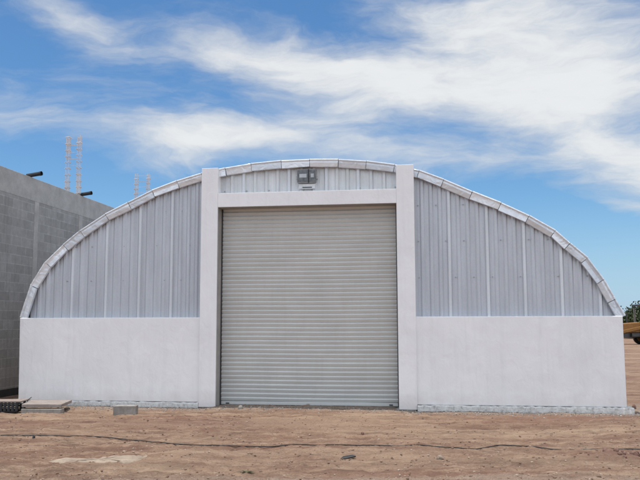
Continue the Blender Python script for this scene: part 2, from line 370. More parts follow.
# ------------------------------------------------------------------ ground
MOUNDS = [  # x, y, half length, half width, height
    (1.9, 9.05, 0.75, 0.16, 0.05), (2.35, 9.35, 0.55, 0.12, 0.045), (3.55, 9.2, 0.55, 0.16, 0.075), (1.35, 9.95, 0.6, 0.14, 0.035), (2.2, 10.15, 0.5, 0.1, 0.04),
    (-1.7, 9.55, 0.9, 0.2, 0.03), (6.55, 14.7, 0.45, 0.5, 0.13), (7.5, 15.3, 0.8, 0.5, 0.12), (-3.6, 11.9, 1.2, 0.3, 0.03), (0.2, 9.5, 0.8, 0.2, 0.03), (-2.6, 8.6, 1.6, 0.22, -0.03), (1.0, 8.3, 2.0, 0.2, -0.03)]
def ground_z(x, y):
    x = np.asarray(x, float); y = np.asarray(y, float)
    near = np.exp(-(np.maximum(np.abs(x) - 14, 0) / 12) ** 2 - (np.maximum(y - 24, 0) / 14) ** 2)
    s, d = to_fac(x, y)
    z = (smoothnoise(x * 0.5, y * 1.5, 0.7, 1) - 0.5) * 0.07 + (smoothnoise(x * 0.6, y * 1.5, 1.9, 2) - 0.5) * 0.045
    z = z + (smoothnoise(x * 0.8, y, 5, 3) - 0.5) * 0.028 + (smoothnoise(x, y, 11, 4) - 0.5) * 0.024 + (smoothnoise(x, y, 24, 5) - 0.5) * 0.017
    for mx_, my_, a, b, h in MOUNDS:
        q = np.exp(-((x - mx_) / a) ** 2 - ((y - my_) / b) ** 2); z = z + q * h * (0.55 + 0.9 * smoothnoise(x, y, 7, 9))
    calm = np.clip((np.abs(d - 3) - 3.0) / 0.9, 0.40, 1.0)   # trodden flat along the facade
    calm = np.where(np.abs(s) < 7.5, calm, 1.0)
    z = z * calm * near - 0.004
    return z + 0.040 * np.clip((1.95 - np.abs(s)) / 0.35, 0, 1) * np.clip((d + 1.1) / 0.9, 0, 1) * (d < 0.31)
def axis(a, b, step, far):
    core = list(np.arange(a, b + step / 2, step)); st = step; up = []; v = b
    while v < far: st *= 1.22; v += st; up.append(v)
    st = step; dn = []; v = a
    while v > -far: st *= 1.22; v -= st; dn.append(v)
    return np.array(dn[::-1] + core + up)
gx = axis(-8.5, 9.0, 0.035, 2600); gy = axis(6.5, 15.5, 0.03, 2600)
GX, GY = np.meshgrid(gx, gy); GZ = ground_z(GX, GY)
me = bpy.data.meshes.new('ground'); nv = GX.size; nx, ny = len(gx), len(gy)
me.vertices.add(nv); me.vertices.foreach_set('co', np.stack([GX, GY, GZ], -1).astype(np.float32).ravel())
ii = (np.arange(ny - 1)[:, None] * nx + np.arange(nx - 1)[None]).ravel()
quads = np.stack([ii, ii + 1, ii + nx + 1, ii + nx], -1).astype(np.int32)
me.loops.add(quads.size); me.loops.foreach_set('vertex_index', quads.ravel())
me.polygons.add(len(quads)); me.polygons.foreach_set('loop_start', np.arange(0, quads.size, 4, dtype=np.int32)); me.polygons.foreach_set('loop_total', np.full(len(quads), 4, np.int32))
me.polygons.foreach_set('use_smooth', np.ones(len(quads), bool)); me.update(); me.validate()
S_, D_ = to_fac(GX, GY)
wob = (smoothnoise(GX, GY, 1.7, 21) - 0.5) * 0.5
grit = np.clip(1.0 - (-D_ - 0.02 + wob) / 0.60, 0, 1) * (np.abs(S_) < 6.6) * (D_ < 1.5)
lane = np.exp(-((GY - 7.75 + 0.02 * GX + wob * 0.4) / 0.38) ** 2) * 0.75 * (np.abs(GX) < 12)
at_ = me.attributes.new('grit', 'FLOAT', 'POINT'); at_.data.foreach_set('value', np.maximum(grit, lane).astype(np.float32).ravel())
red = np.exp(-((GX - 3.6) / 0.6) ** 2 - ((GY - 9.2) / 0.18) ** 2) + np.exp(-((GX - 6.9) / 0.8) ** 2 - ((GY - 14.9) / 0.7) ** 2) + 0.6 * np.exp(-((GX + 1.8) / 2.6) ** 2 - ((GY - 12.4) / 0.5) ** 2)
at_ = me.attributes.new('red', 'FLOAT', 'POINT'); at_.data.foreach_set('value', np.clip(red, 0, 1).astype(np.float32).ravel())
me.materials.append(MG); ground = bpy.data.objects.new('ground', me); COL.objects.link(ground); tag(ground, kind='structure')

# ------------------------------------------------------------------ warehouse
wh = tag(empty('warehouse', (FX, FY, 0), -PHI), 'white walled warehouse with arched corrugated metal roof and big grey roller door', 'warehouse')
DEPTH = 21.0
WT, WB, HW, PO, PI_, BB, BT, PT = 1.715, 0.10, 5.77, 2.073, 1.741, 3.858, 4.13, 4.64
# outer profile of the roof edge, one vertex at every joint of the flashing
PROF = [(-5.80, 1.725), (-5.60, 2.36), (-5.31, 2.82), (-4.94, 3.17), (-4.59, 3.45), (-4.07, 3.775), (-3.60, 4.00), (-3.11, 4.23), (-2.60, 4.41), (-2.10, 4.545),
        (-1.62, 4.635), (-1.10, 4.705), (-0.50, 4.745), (0.06, 4.752), (0.62, 4.735), (1.16, 4.685), (1.70, 4.60), (2.16, 4.475), (2.62, 4.29), (3.14, 4.045), (3.66, 3.82),
        (4.16, 3.57), (4.62, 3.285), (4.87, 3.045), (5.17, 2.775), (5.44, 2.375), (5.62, 2.02), (5.78, 1.725)]
KX = 1.0075                                        # the roof edge stands a hand's breadth behind the posts
PROF = [(a * KX, 1.6 + (z - 1.6) * KX) for a, z in PROF]
def prof_z(s):
    s = max(PROF[0][0], min(PROF[-1][0], s))
    for (a, za), (b, zb) in zip(PROF, PROF[1:]):
        if a <= s <= b: return za + (zb - za) * (s - a) / (b - a)
def inward(i, dist):
    p = Vector(PROF[i]); a = Vector(PROF[max(i - 1, 0)]); b = Vector(PROF[min(i + 1, len(PROF) - 1)])
    t = (b - a).normalized(); n = Vector((t.y, -t.x))
    q = p + n * dist; return (q.x, q.y)

# low plastered walls
def wallbox(name, s0, s1, d0, d1, z0, z1, m, bev=0.012):
    return MB().box(s0, s1, d0, d1, z0, z1).build(name, m, wh, bev)
b = MB(); b.prism([(-HW - 0.005, WB), (-PO + 0.01, WB), (-PO + 0.01, WT), (-HW - 0.04, WT)], 'y', 0.05, 0.26); b.build('base_wall', MW, wh, 0.012)
# right wall: its free end leans out a little towards the foot
b = MB(); b.prism([(PO - 0.01, WB), (HW - 0.005, WB), (HW - 0.01, WT), (PO - 0.01, WT)], 'y', 0.05, 0.26); b.build('base_wall', MW, wh, 0.012)
wallbox('side_wall', -HW, -HW + 0.19, 0.262, DEPTH, WB, WT, MW); wallbox('side_wall', HW - 0.2, HW - 0.01, 0.262, DEPTH, WB, WT, MW)
wallbox('rear_wall', -HW, HW, DEPTH + 0.002, DEPTH + 0.19, WB, WT, MW)
# rough footing
def footing(s0, s1, d0, d1, seed):
    q = random.Random(seed); n = max(2, int((s1 - s0) / 0.06)); vs = []; fs = []
    for i in range(n + 1):
        s = s0 + (s1 - s0) * i / n; zt = WB + q.uniform(-0.012, 0.006); f = d0 + q.uniform(-0.012, 0.012)
        vs += [(s, f - 0.008, -0.2), (s, f - q.uniform(0, 0.012), 0.012), (s, f, zt - 0.018), (s, f + 0.025, zt), (s, d1, zt), (s, d1, -0.2)]
    for i in range(n):
        for k in range(5): fs.append((i * 6 + k, i * 6 + k + 1, i * 6 + 7 + k, i * 6 + 6 + k))
    fs += [tuple(range(6)), tuple(range(n * 6, n * 6 + 6))]
    return MB().add(vs, fs).build('footing', MF, wh)
footing(-HW - 0.06, -PO - 0.006, -0.005, 0.26, 3); footing(PO + 0.006, HW + 0.10, -0.035, 0.26, 4)
MB().box(-HW - 0.06, -HW + 0.24, 0.262, DEPTH + 0.3, -0.2, WB - 0.005).build('footing', MF, wh); MB().box(HW - 0.24, HW + 0.08, 0.262, DEPTH + 0.3, -0.2, WB - 0.005).build('footing', MF, wh)
# portal: two posts, lintel beam
for sg in (-1, 1):
    a, c = sorted((sg * PO, sg * PI_)); MB().box(a, c, 0.0, 0.46, 0.012, PT if sg < 0 else PT - 0.05).build('post', MW, wh, 0.006)
    MB().box(a + 0.02, c - 0.02, 0.02, 0.44, -0.2, 0.03).build('post_footing', MC, wh)
MB().box(-PI_ + 0.001, PI_ - 0.001, 0.003, 0.40, BB, BT).build('beam', MW, wh, 0.004)
# bare cement lining inside the opening
for sg in (-1, 1):
    a, c = sorted((sg * (PI_ - 0.001), sg * (PI_ - 0.006))); MB().box(a, c, 0.03, 0.455, 0.03, BB - 0.007).build('reveal', MC, wh)
MB().box(-PI_ + 0.001, PI_ - 0.001, 0.03, 0.395, BB - 0.006, BB - 0.001).build('soffit', MC, wh)
# sill under the door
MB().box(-PI_ - 0.0, PI_, -0.02, 0.60, -0.2, 0.018).build('door_sill', MC, wh, 0.01)
# roller shutter: interlocking curved slats
sh = tag(empty('roller_door', (0, 0.33, 0)), None); sh.parent = wh
b = MB(); pitch = 0.0842; z0 = 0.10; zs = []; L = -PI_ - 0.03; Rr = PI_ + 0.03
prof = [(0.005, 0.0), (0.001, 0.003), (-0.005, 0.008), (-0.011, 0.022), (-0.0165, 0.038), (-0.0215, 0.051), (-0.0215, 0.056), (-0.014, 0.066), (-0.004, 0.0735), (0.005, 0.0785)]
rows = []
k = 0
while z0 + k * pitch < BB + 0.05:
    jig = random.uniform(-0.0015, 0.0015)
    for (dd, dz) in prof: rows.append((dd + jig, z0 + k * pitch + dz))
    k += 1
segs = 24; vs = []; fs = []
for (dd, zz) in rows:
    for j in range(segs + 1):
        s = L + (Rr - L) * j / segs
        vs.append((s, dd + 0.004 * math.sin(s * 2.1 + zz * 1.3), zz - 0.004 * math.sin(s * 1.7 + 1.0)))
for i in range(len(rows) - 1):
    for j in range(segs): fs.append((i * (segs + 1) + j, i * (segs + 1) + j + 1, (i + 1) * (segs + 1) + j + 1, (i + 1) * (segs + 1) + j))
cur = b.add(vs, fs).build('slat_curtain', MSH, sh)
so = cur.modifiers.new('thick', 'SOLIDIFY'); so.thickness = 0.004; so.offset = -1
MB().box(-PI_ + 0.03, PI_ - 0.03, -0.022, 0.016, 0.036, 0.098).build('bottom_bar', MSH, sh, 0.006)
MB().box(-PI_ + 0.035, PI_ - 0.035, -0.016, 0.012, 0.020, 0.0355).build('rubber_seal', MBK, sh)
for sg in (-1, 1):
    x = sg * (PI_ - 0.015)
    MB().box(x - 0.014, x + 0.014, -0.045, 0.05, 0.02, BB - 0.002).build('guide_rail', MDARK, sh)
    MB().box(sg * 1.58 - 0.035, sg * 1.58 + 0.035, -0.034, -0.0225, 0.050, 0.074).build('slide_latch', MDARK, sh, 0.004)
MB().box(-0.03, 0.03, -0.036, -0.0225, 0.055, 0.070).build('handle', MSTEEL, sh, 0.004)

# corrugated gable sheets: trapezoid ribs, wider lap ribs where two sheets overlap, screws along the purlins
def gable(s0, s1, laps, rib_pitch, d, zbot, m, name='gable_sheet', drop=0.10, screw_z=(), ribh=0.023, lean=False):
    xs = []
    edges = sorted([s0] + [l for l in laps if s0 < l < s1] + [s1])
    for a, c in zip(edges, edges[1:]):
        n = max(1, round((c - a) / rib_pitch))
        for i in range(n):
            x = a + (c - a) * i / n; lap = (i == 0 and a in laps)
            w, h = (0.024, ribh * 1.35) if lap else (0.022, ribh)
            if i > 0 or lap:
                xs += [(x - w - 0.026, 0, 0), (x - w, h, lap), (x + w, h, 0), (x + w + 0.026, 0, 0)]
                pass
            mid = x + (c - a) / n * 0.5
            xs += [(mid - 0.013, 0, 0), (mid - 0.007, 0.002, 0), (mid + 0.007, 0.002, 0), (mid + 0.013, 0, 0)]
    xs = [(s0, 0, 0)] + [q for q in xs if s0 + 0.002 < q[0] < s1 - 0.002] + [(s1, 0, 0)]
    xs.sort()
    vs = []; fs = []; NZ = 8
    for (x, h, _) in xs:
        zt = prof_z(x) - drop
        for k in range(NZ + 1): vs.append((x, d - h + 0.0025 * math.sin(x * 5 + k * 1.1), zbot + (zt - zbot) * k / NZ))
    for i in range(len(xs) - 1):
        for k in range(NZ): fs.append((i * (NZ + 1) + k, (i + 1) * (NZ + 1) + k, (i + 1) * (NZ + 1) + k + 1, i * (NZ + 1) + k + 1))
    g = MB().add(vs, fs)
    for z in screw_z:                                   # hex screw heads with washers
        x = s0 + 0.09
        while x < s1 - 0.03:
            if prof_z(x) - drop > z + 0.05:
                ring = [(x + 0.011 * math.cos(t), z + 0.011 * math.sin(t)) for t in (R(60 * q) for q in range(6))]
                g.prism(ring, 'y', d - 0.024, d + 0.002)
            x += rib_pitch * random.choice((2, 2, 3, 4))
    o = g.build(name, m, wh); o.data.materials.append(MLAP); o.data.materials.append(MSCREW)
    ns = (len(xs) - 1) * NZ                             # sheet faces come first, then the screws
    for p_ in o.data.polygons:
        if p_.index >= ns: p_.material_index = 2
        elif xs[p_.index // NZ][2]: p_.material_index = 1
    return o
gable(-5.68, -PO + 0.02, [-4.793, -4.08, -3.39, -2.727], 0.17, 0.225, WT - 0.03, MS, screw_z=(2.45, 3.14, 3.83))
gable(PO - 0.02, 5.66, [2.72, 3.42, 4.09, 4.75, 5.42], 0.17, 0.225, WT - 0.03, MS, screw_z=(2.45, 3.14, 3.83))
gable(-PI_ - 0.01, PI_ + 0.01, [-1.27, -0.36, 0.38, 1.0], 0.225, 0.225, BT - 0.03, MSL, screw_z=(4.2,), ribh=0.03)
# back gable, closing the far end
vs = [(s, DEPTH + 0.1, z - 0.05) for s, z in PROF]; MB().add(vs, [tuple(range(len(vs)))]).build('rear_gable', MS, wh)
# arched roof: deep ribs running over the arch
ys = []; y = 0.19
while y < DEPTH + 0.25: ys += [(y, 0.0), (y + 0.12, 0.0), (y + 0.16, 0.05), (y + 0.28, 0.05)]; y += 0.32
vs = []; fs = []; n = len(PROF)
for (y, h) in ys:
    for i in range(n):
        q = inward(i, 0.012 + h); vs.append((q[0], y, q[1]))
for j in range(len(ys) - 1):
    for i in range(n - 1): fs.append((j * n + i, j * n + i + 1, (j + 1) * n + i + 1, (j + 1) * n + i))
MB().add(vs, fs).build('roof', MS, wh)
# flashing round the roof edge: overlapping bent pieces, each set a little differently
for i in range(n - 1):
    q = random.Random(50 + i)
    wdt = 0.148
    p0, p1 = Vector(PROF[i]), Vector(PROF[i + 1]); t = (p1 - p0).normalized()
    i0, i1 = Vector(inward(i, wdt * q.uniform(0.93, 1.07))), Vector(inward(i + 1, wdt * q.uniform(0.93, 1.07)))
    nrm = Vector((-t.y, t.x)); ov = -0.010
    p0b, i0b = p0 - t * ov, i0 - t * ov
    zt = 0.0035 * (i % 2) + q.uniform(0, 0.006)
    lift = nrm * (0.004 + 0.004 * (i % 2))
    tilt = q.uniform(-0.02, 0.03); f0 = 0.11 - zt; f1 = f0 + q.uniform(-0.006, 0.006)
    def pt(v, d): return (v.x, d, v.y)
    m0, m1 = p0b.lerp(i0b, 0.45), p1.lerp(i1, 0.45 + q.uniform(-0.05, 0.05))
    dent = q.uniform(-0.02, 0.012)
    # cross-section: back lip on the roof, rounded nose, upper face, creased lower face, return
    A = [pt(p0b + lift, 0.38), pt(p0b + lift, f0 + 0.02), pt(p0b - nrm * 0.003 + lift, f0 - 0.008), pt(p0b - nrm * 0.011 + lift, f0 - 0.021), pt(p0b - nrm * 0.021 + lift, f0 - 0.024), pt(p0b - nrm * 0.032 + lift, f0 - 0.016), pt(p0b - nrm * 0.042 + lift, f0), pt(m0, f0 + dent), pt(i0b, f0 + tilt), pt(i0b - nrm * 0.004, f0 + tilt + 0.05)]
    B = [pt(p1 + lift, 0.38), pt(p1 + lift, f1 + 0.02), pt(p1 - nrm * 0.003 + lift, f1 - 0.008), pt(p1 - nrm * 0.011 + lift, f1 - 0.021), pt(p1 - nrm * 0.021 + lift, f1 - 0.024), pt(p1 - nrm * 0.032 + lift, f1 - 0.016), pt(p1 - nrm * 0.042 + lift, f1), pt(m1, f1 + dent), pt(i1, f1 + tilt), pt(i1 - nrm * 0.004, f1 + tilt + 0.05)]
    vs = A + B; k = len(A); fs = [(j, j + 1, k + j + 1, k + j) for j in range(k - 1)]
    o = MB().add(vs, fs).build('flashing', MFL, wh)
    so = o.modifiers.new('thick', 'SOLIDIFY'); so.thickness = 0.003; so.offset = 0

for i in range(1, n - 1):                               # strap under each joint of the flashing
    p = Vector(PROF[i]); e = Vector(inward(i, 0.132)); t = (e - p).normalized(); u = Vector((-t.y, t.x)) * 0.022; p = p + t * 0.012
    b = MB(); b.prism([(p + u)[:], (p - u)[:], (e - u)[:], (e + u)[:]], 'y', 0.128, 0.14); b.build('joint_strap', MDARK, wh)
# floodlight over the door
fl = tag(empty('floodlight', (*fac(0.0, 0.205), 4.155), -PHI), 'square dark floodlight with two glass cells mounted above the roller door', 'floodlight')
FW, FH = 0.40, 0.30; zc = 0.165; fl.scale = (0.94, 0.94, 0.92)
b = MB(); b.prism([(-FW / 2, zc + FH), (FW / 2, zc + FH), (FW / 2 - 0.005, zc + 0.02), (FW / 2 - 0.03, zc), (-FW / 2 + 0.03, zc), (-FW / 2 + 0.005, zc + 0.02)], 'y', -0.10, -0.005); b.build('housing', MFLD, fl, 0.006)
for (a, c) in ((-0.185, 0.035), (0.055, 0.185)):
    MB().box(a, c, -0.106, -0.1005, zc + 0.03, zc + FH - 0.02).build('lens', MLENS, fl, 0.002)
    MB().box(a + 0.035, c - 0.03, -0.112, -0.1065, zc + 0.115, zc + 0.20).build('reflector', MREF, fl, 0.004)
MB().box(0.037, 0.053, -0.118, -0.1005, zc + 0.005, zc + FH - 0.005).build('divider', MBK, fl)
MB().box(-0.17, 0.17, -0.062, -0.004, zc - 0.115, zc - 0.004).build('control_box', MSL, fl, 0.006)
MB().box(-0.09, 0.11, -0.07, -0.0625, zc - 0.095, zc - 0.075).build('cover_strip', MDARK, fl)
for sg in (-1, 1): MB().box(sg * 0.212 - 0.009, sg * 0.212 + 0.009, -0.07, -0.0, zc + 0.09, zc + 0.16).build('bracket', MSTEEL, fl)

# ------------------------------------------------------------------ unfinished block wall on the left
WALL_A = Vector((-6.69, 16.21)); 
TOPZ = 1.6 + 161.0 / 762.0 * 16.3
def ray_at_z(px, py, z):
    a = ((px - 320) / 762.06, 1.0, -(py - 240) / 762.06); c, s = math.cos(0.1085), math.sin(0.1085)
    d = (a[0], a[1] * c - a[2] * s, a[1] * s + a[2] * c); t = (z - 1.6) / d[2]; return Vector((d[0] * t, d[1] * t))
PA = ray_at_z(0, 164.5, TOPZ); PB = ray_at_z(112, 206.5, TOPZ)
wd = (PB - PA).normalized(); wr = math.atan2(wd.y, wd.x) - math.pi / 2
bw = tag(empty('block_wall', (PA.x, PA.y, 0), wr), 'tall unfinished grey concrete block wall with black drain pipes and bare rebar on top', 'wall')
# local: y along the wall (away), x towards the warehouse is +; wall occupies x in [-0.2, 0]
Y0, Y1 = -2.2, 20.0
MB().box(-0.2, 0.0, Y0, Y1, 0.17, TOPZ - 0.55).build('block_panel', MBL, bw)
MB().box(-0.2, 0.002, Y0, Y1, TOPZ - 0.548, TOPZ).build('bond_beam', MC, bw, 0.01)
MB().box(-0.202, 0.004, Y0, Y1, -0.2, 0.169).build('shade_band', MSHADE, bw)  # dark band standing in for the contact shadow in the gap
def along(px, py):                                       # wall-top distance along the wall for a sighted point
    p = ray_at_z(px, py, TOPZ); return (p - PA).dot(wd)
COLS = [along(38, 178.7), along(81.5, 195)]
stepc = COLS[1] - COLS[0]
for yc in [COLS[0] - 2 * stepc, COLS[0] - stepc, COLS[0], COLS[1], COLS[1] + stepc, COLS[1] + 2 * stepc]:
    if Y0 < yc < Y1: MB().box(-0.21, 0.010, yc - 0.10, yc + 0.10, 0.171, TOPZ - 0.55).build('column', MC, bw, 0.006)
for (yc, dl) in ((COLS[0] - 0.28, 0.0), (COLS[1] + 0.1, 0.0), (COLS[0] - 2.6, 0.0)):
    b = MB(); p0 = Vector((-0.12, yc, TOPZ + 0.035)); p1 = Vector((0.27, yc - 0.05, TOPZ + 0.075))
    b.tube([p0, p1], 0.048, 14, caps=False); b.tube([p1, p0], 0.040, 14, caps=False)
    b.tube([p1 - (p1 - p0).normalized() * 0.05, p1], 0.052, 14, caps=False)
    b.tube([p0 + (p1 - p0) * 0.9, p0 + (p1 - p0) * 0.91], 0.040, 14)
    b.build('drain_pipe', MBK, bw)
# rebar cages rising from the wall: a pair of narrow cages tied together
def cage(yc, top, m, gap):
    b = MB(); q = random.Random(int(yc * 100)); w = 0.036
    for k in (0, 1):
        cx = -0.09 - k * gap; lean = q.uniform(-0.015, 0.015); extra = q.uniform(0.03, 0.10)
        for dx in (-w, w):
            for dy in (-w, w):
                b.tube([(cx + dx, yc + dy, TOPZ - 0.6), (cx + dx + lean, yc + dy + lean, top + extra + q.uniform(-0.03, 0.03))], 0.008, 6)
        z = TOPZ + 0.06
        while z < top + 0.02:
            f = (z - TOPZ) / (top - TOPZ) * lean; w2 = w + 0.024
            ring = [(cx + f - w2, yc + f - w2, z), (cx + f + w2, yc + f - w2, z + 0.012), (cx + f + w2, yc + f + w2, z), (cx + f - w2, yc + f + w2, z - 0.01), (cx + f - w2, yc + f - w2, z)]
            for p, r_ in zip(ring, ring[1:]): b.tube([p, r_], 0.0085, 5)
            z += 0.175 + q.uniform(-0.015, 0.015)
    for t_ in range(5):
        z = top - 0.02 - t_ * 0.19
        if z > TOPZ: b.tube([(-0.09 + w, yc - w, z), (-0.09 - gap - w, yc - w, z + q.uniform(-0.01, 0.01))], 0.007, 5)
    return b.build('rebar_cage', m, bw)
ya = along(81.8, 195.1); da = (PA + wd * ya).y; cage(ya, 1.6 + (325 - 136.5) / 762 * da, MREBAR, 12.0 / 762 * da)
yb = along(149.5, 220.6); db = (PA + wd * yb).y; cage(yb, 1.6 + (325 - 175.5) / 762 * db, MREBAR, 12.5 / 762 * db)

# ------------------------------------------------------------------ things lying on the ground
def gpos(px, py, z=0.0): return ray_at_z(px, py, z)
def gz(x, y): return float(ground_z(np.array([x]), np.array([y]))[0])

# low slab on blocks at the corner
ang_f = -PHI
sx, sy = gpos(19.5, 412.2); ex, ey = gpos(62.0, 411.8)
sl_len = ex - sx
blocks = 3
bl = sl_len / blocks
for i in range(blocks):
    e = empty('concrete_block', (sx + bl * (i + 0.5), sy - 0.03 * i + 0.13, gz(sx, sy) - 0.01), random.uniform(-0.03, 0.03))
    lab = ['weathered concrete block under the left end of the low slab by the warehouse corner', 'weathered concrete block under the middle of the low slab by the warehouse corner', 'weathered concrete block under the right end of the low slab by the warehouse corner'][i]
    tag(e, lab, 'block', 'concrete blocks at the foot of the wall')
    MB().box(-bl / 2 + 0.003, bl / 2 - 0.003, -0.10, 0.10, 0.0, 0.10).build('block_body', MCB, e, 0.008)
se = tag(empty('concrete_slab', (sx + sl_len / 2 + 0.01, sy + 0.04, 0.094), -0.03), 'low flat concrete slab resting on blocks at the left corner of the white wall', 'slab')
b = MB(); hl = sl_len / 2 + 0.005
b.prism([(-hl, -0.0), (hl - 0.03, 0.0), (hl - 0.12, 0.80), (-hl - 0.16, 0.80)], 'z', 0.0, 0.055); b.build('slab_body', MCP, se, 0.008)
# single block further right
p = gpos(112.5, 413.6); e = tag(empty('concrete_block', (p.x + 0.20, p.y + 0.1, gz(p.x + .2, p.y + .1) - 0.01), 0.02), 'single grey concrete block standing alone in front of the left white wall', 'block', 'concrete blocks at the foot of the wall')
b = MB(); b.box(-0.20, 0.20, -0.10, 0.10, 0.0, 0.165); b.build('block_body', MCB, e, 0.008)
b = MB()
for xx in (-0.095, 0.095): b.box(xx - 0.07, xx + 0.07, -0.065, 0.065, 0.1655, 0.168)
b.build('cell_opening', MC, e)
# black crate at the far left edge, board across it
p = gpos(3.0, 412.0)
e = tag(empty('plastic_crate', (p.x - 0.10, p.y + 0.2, gz(p.x, p.y)), 0.04), 'black slatted plastic crate under a thin board beside the concrete slab', 'crate')
cw, cd, chh = 0.33, 0.22, 0.17
b = MB(); b.box(-cw, cw, -cd, cd, 0.0, 0.02)
for z in (0.0, 0.075, 0.15): b.box(-cw, cw, -cd, -cd + 0.015, z, z + 0.022); b.box(-cw, cw, cd - 0.015, cd, z, z + 0.022); b.box(-cw, -cw + 0.015, -cd + 0.016, cd - 0.016, z + 0.021, z + 0.03); b.box(cw - 0.015, cw, -cd + 0.016, cd - 0.016, z + 0.021, z + 0.03)
x = -cw
while x < cw - 0.01: b.box(x, x + 0.045, -cd + 0.003, -cd + 0.012, 0.021, chh - 0.002); b.box(x, x + 0.045, cd - 0.012, cd - 0.003, 0.021, chh - 0.002); x += 0.07
y = -cd + 0.03
while y < cd - 0.03: b.box(cw - 0.012, cw - 0.003, y, y + 0.025, 0.021, chh - 0.002); b.box(-cw + 0.003, -cw + 0.012, y, y + 0.025, 0.021, chh - 0.002); y += 0.07
b.build('crate_body', MBK, e)
bd = MB().box(-0.55, 0.40, -0.10, 0.32, 0.0, 0.022).build('board', mat_plain('weathered board', (0.24, 0.19, 0.165), 0.85, scale=9), None, 0.004, loc=(p.x - 0.12, p.y + 0.14, gz(p.x, p.y) + 0.174))
bd.rotation_euler = (0, 0, 0.03); tag(bd, 'thin pale board lying flat across the black crate', 'board')
# lime splash and a stick on the slab's left end
q = gpos(18.5, 402.6, 0.15); o = MB().rock((0, 0, 0.012), 0.06, 0.07, 0.03, 5).build('lime_lump', MWHITE2, None, smooth=False, loc=(q.x, q.y + 0.05, 0.149)); tag(o, 'small white lump of lime on the left end of the slab', 'lump')
q = gpos(26.5, 401, 0.15)
o = MB().tube([(0, 0, 0.012), (0.03, 0.01, 0.045), (0.075, 0.03, 0.085)], [0.014, 0.011, 0.007], 6).build('stick', MBARK, None, loc=(q.x, q.y, 0.147)); tag(o, 'short dark stick poking up from the concrete slab', 'stick')

# hose snaking over the earth, buried here and there
pts = [(-60, 434.6, 1), (0, 436, 1), (30, 437, 1), (60, 436.6, 1), (85, 437.5, 1), (120, 440, 1), (150, 442, 1), (172, 445.3, 1), (213, 447.5, 1), (245, 448.8, 1), (275, 448, 1), (300, 447, 1), (315, 446.8, 0.9), (330, 446.8, 1), (360, 448, 1), (385, 449.3, 1), (400, 449.6, 0.6), (414, 448.8, 1), (440, 449.2, 1), (462, 449.5, 1), (478, 449, 0.5), (495, 447.2, 1), (512, 446.6, 1), (530, 446.6, 0.7), (545, 448.4, 1), (565, 449.2, 0.3), (590, 448.6, 0.5), (612, 448.4, 0.6), (630, 450, 1), (660, 452.5, 1), (700, 453, 1)]
P3 = []
for a, c in zip(pts, pts[1:]):
    for k in range(8):
        t = k / 8; u = a[0] + (c[0] - a[0]) * t; w = a[1] + (c[1] - a[1]) * t; dpt = a[2] + (c[2] - a[2]) * t
        g = gpos(u, w); P3.append((g.x, g.y, dpt))
P3 = [(sum(q[0] for q in P3[max(0, i - 4):i + 5]) / len(P3[max(0, i - 4):i + 5]), sum(q[1] for q in P3[max(0, i - 4):i + 5]) / len(P3[max(0, i - 4):i + 5]), P3[i][2]) for i in range(len(P3))]
hz_ = [gz(x, y) for x, y, d in P3]
hz_ = [0.5 * sum(hz_[max(0, i - 7):i + 8]) / len(hz_[max(0, i - 7):i + 8]) + 0.5 * max(hz_[max(0, i - 2):i + 3]) for i in range(len(hz_))]
tagged = MB().tube([(x, y, z + 0.007 - (1 - d) * 0.022) for (x, y, d), z in zip(P3, hz_)], 0.0072, 8).build('hose', MCABLE, None, smooth=True)
tag(tagged, 'thin black hose lying across the bare earth in front of the warehouse', 'hose')

# dried mortar spill
pt0 = [(49, 460.8), (56, 458.8), (72, 458.4), (88, 459.2), (101, 458.6), (107, 457.8), (125, 457.2), (143, 457.8), (146, 458.8), (139, 460.8), (128, 462.2), (112, 461.6), (98, 462.2), (80, 461.8), (66, 462.6), (55, 462.0)]
poly = [gpos(*q) for q in pt0]; c0 = sum(poly, Vector((0, 0))) / len(poly)
fine = []
for a, c in zip(poly, poly[1:] + poly[:1]):
    for k in range(5):
        q = a.lerp(c, k / 5); fine.append((q.x - c0.x + random.uniform(-.03, .03), q.y - c0.y + random.uniform(-.02, .02)))
zb = 0.0
b = MB(); n_ = len(fine); vs = []
for k_, (sx_, sy_, up) in enumerate(((1.03, 1.10, -0.012), (0.98, 0.95, 0.005), (0.90, 0.70, 0.012), (0.55, 0.35, 0.013), (0.0, 0.0, 0.013))):
    for (x, y) in (fine if sx_ else fine[:1]):
        X, Y = x * sx_, y * sy_; vs.append((X, Y, gz(X + c0.x, Y + c0.y) + up + (random.uniform(-0.003, 0.003) if k_ else 0)))
fs = []
for r_ in range(3): fs += [(r_ * n_ + i, r_ * n_ + (i + 1) % n_, (r_ + 1) * n_ + (i + 1) % n_, (r_ + 1) * n_ + i) for i in range(n_)]
fs += [(3 * n_ + i, 3 * n_ + (i + 1) % n_, 4 * n_) for i in range(n_)]
o = b.add(vs, fs).build('mortar_spill', MMO, None, loc=(c0.x, c0.y, zb)); tag(o, 'flat pale patch of dried mortar on the earth in the left foreground', 'mortar')

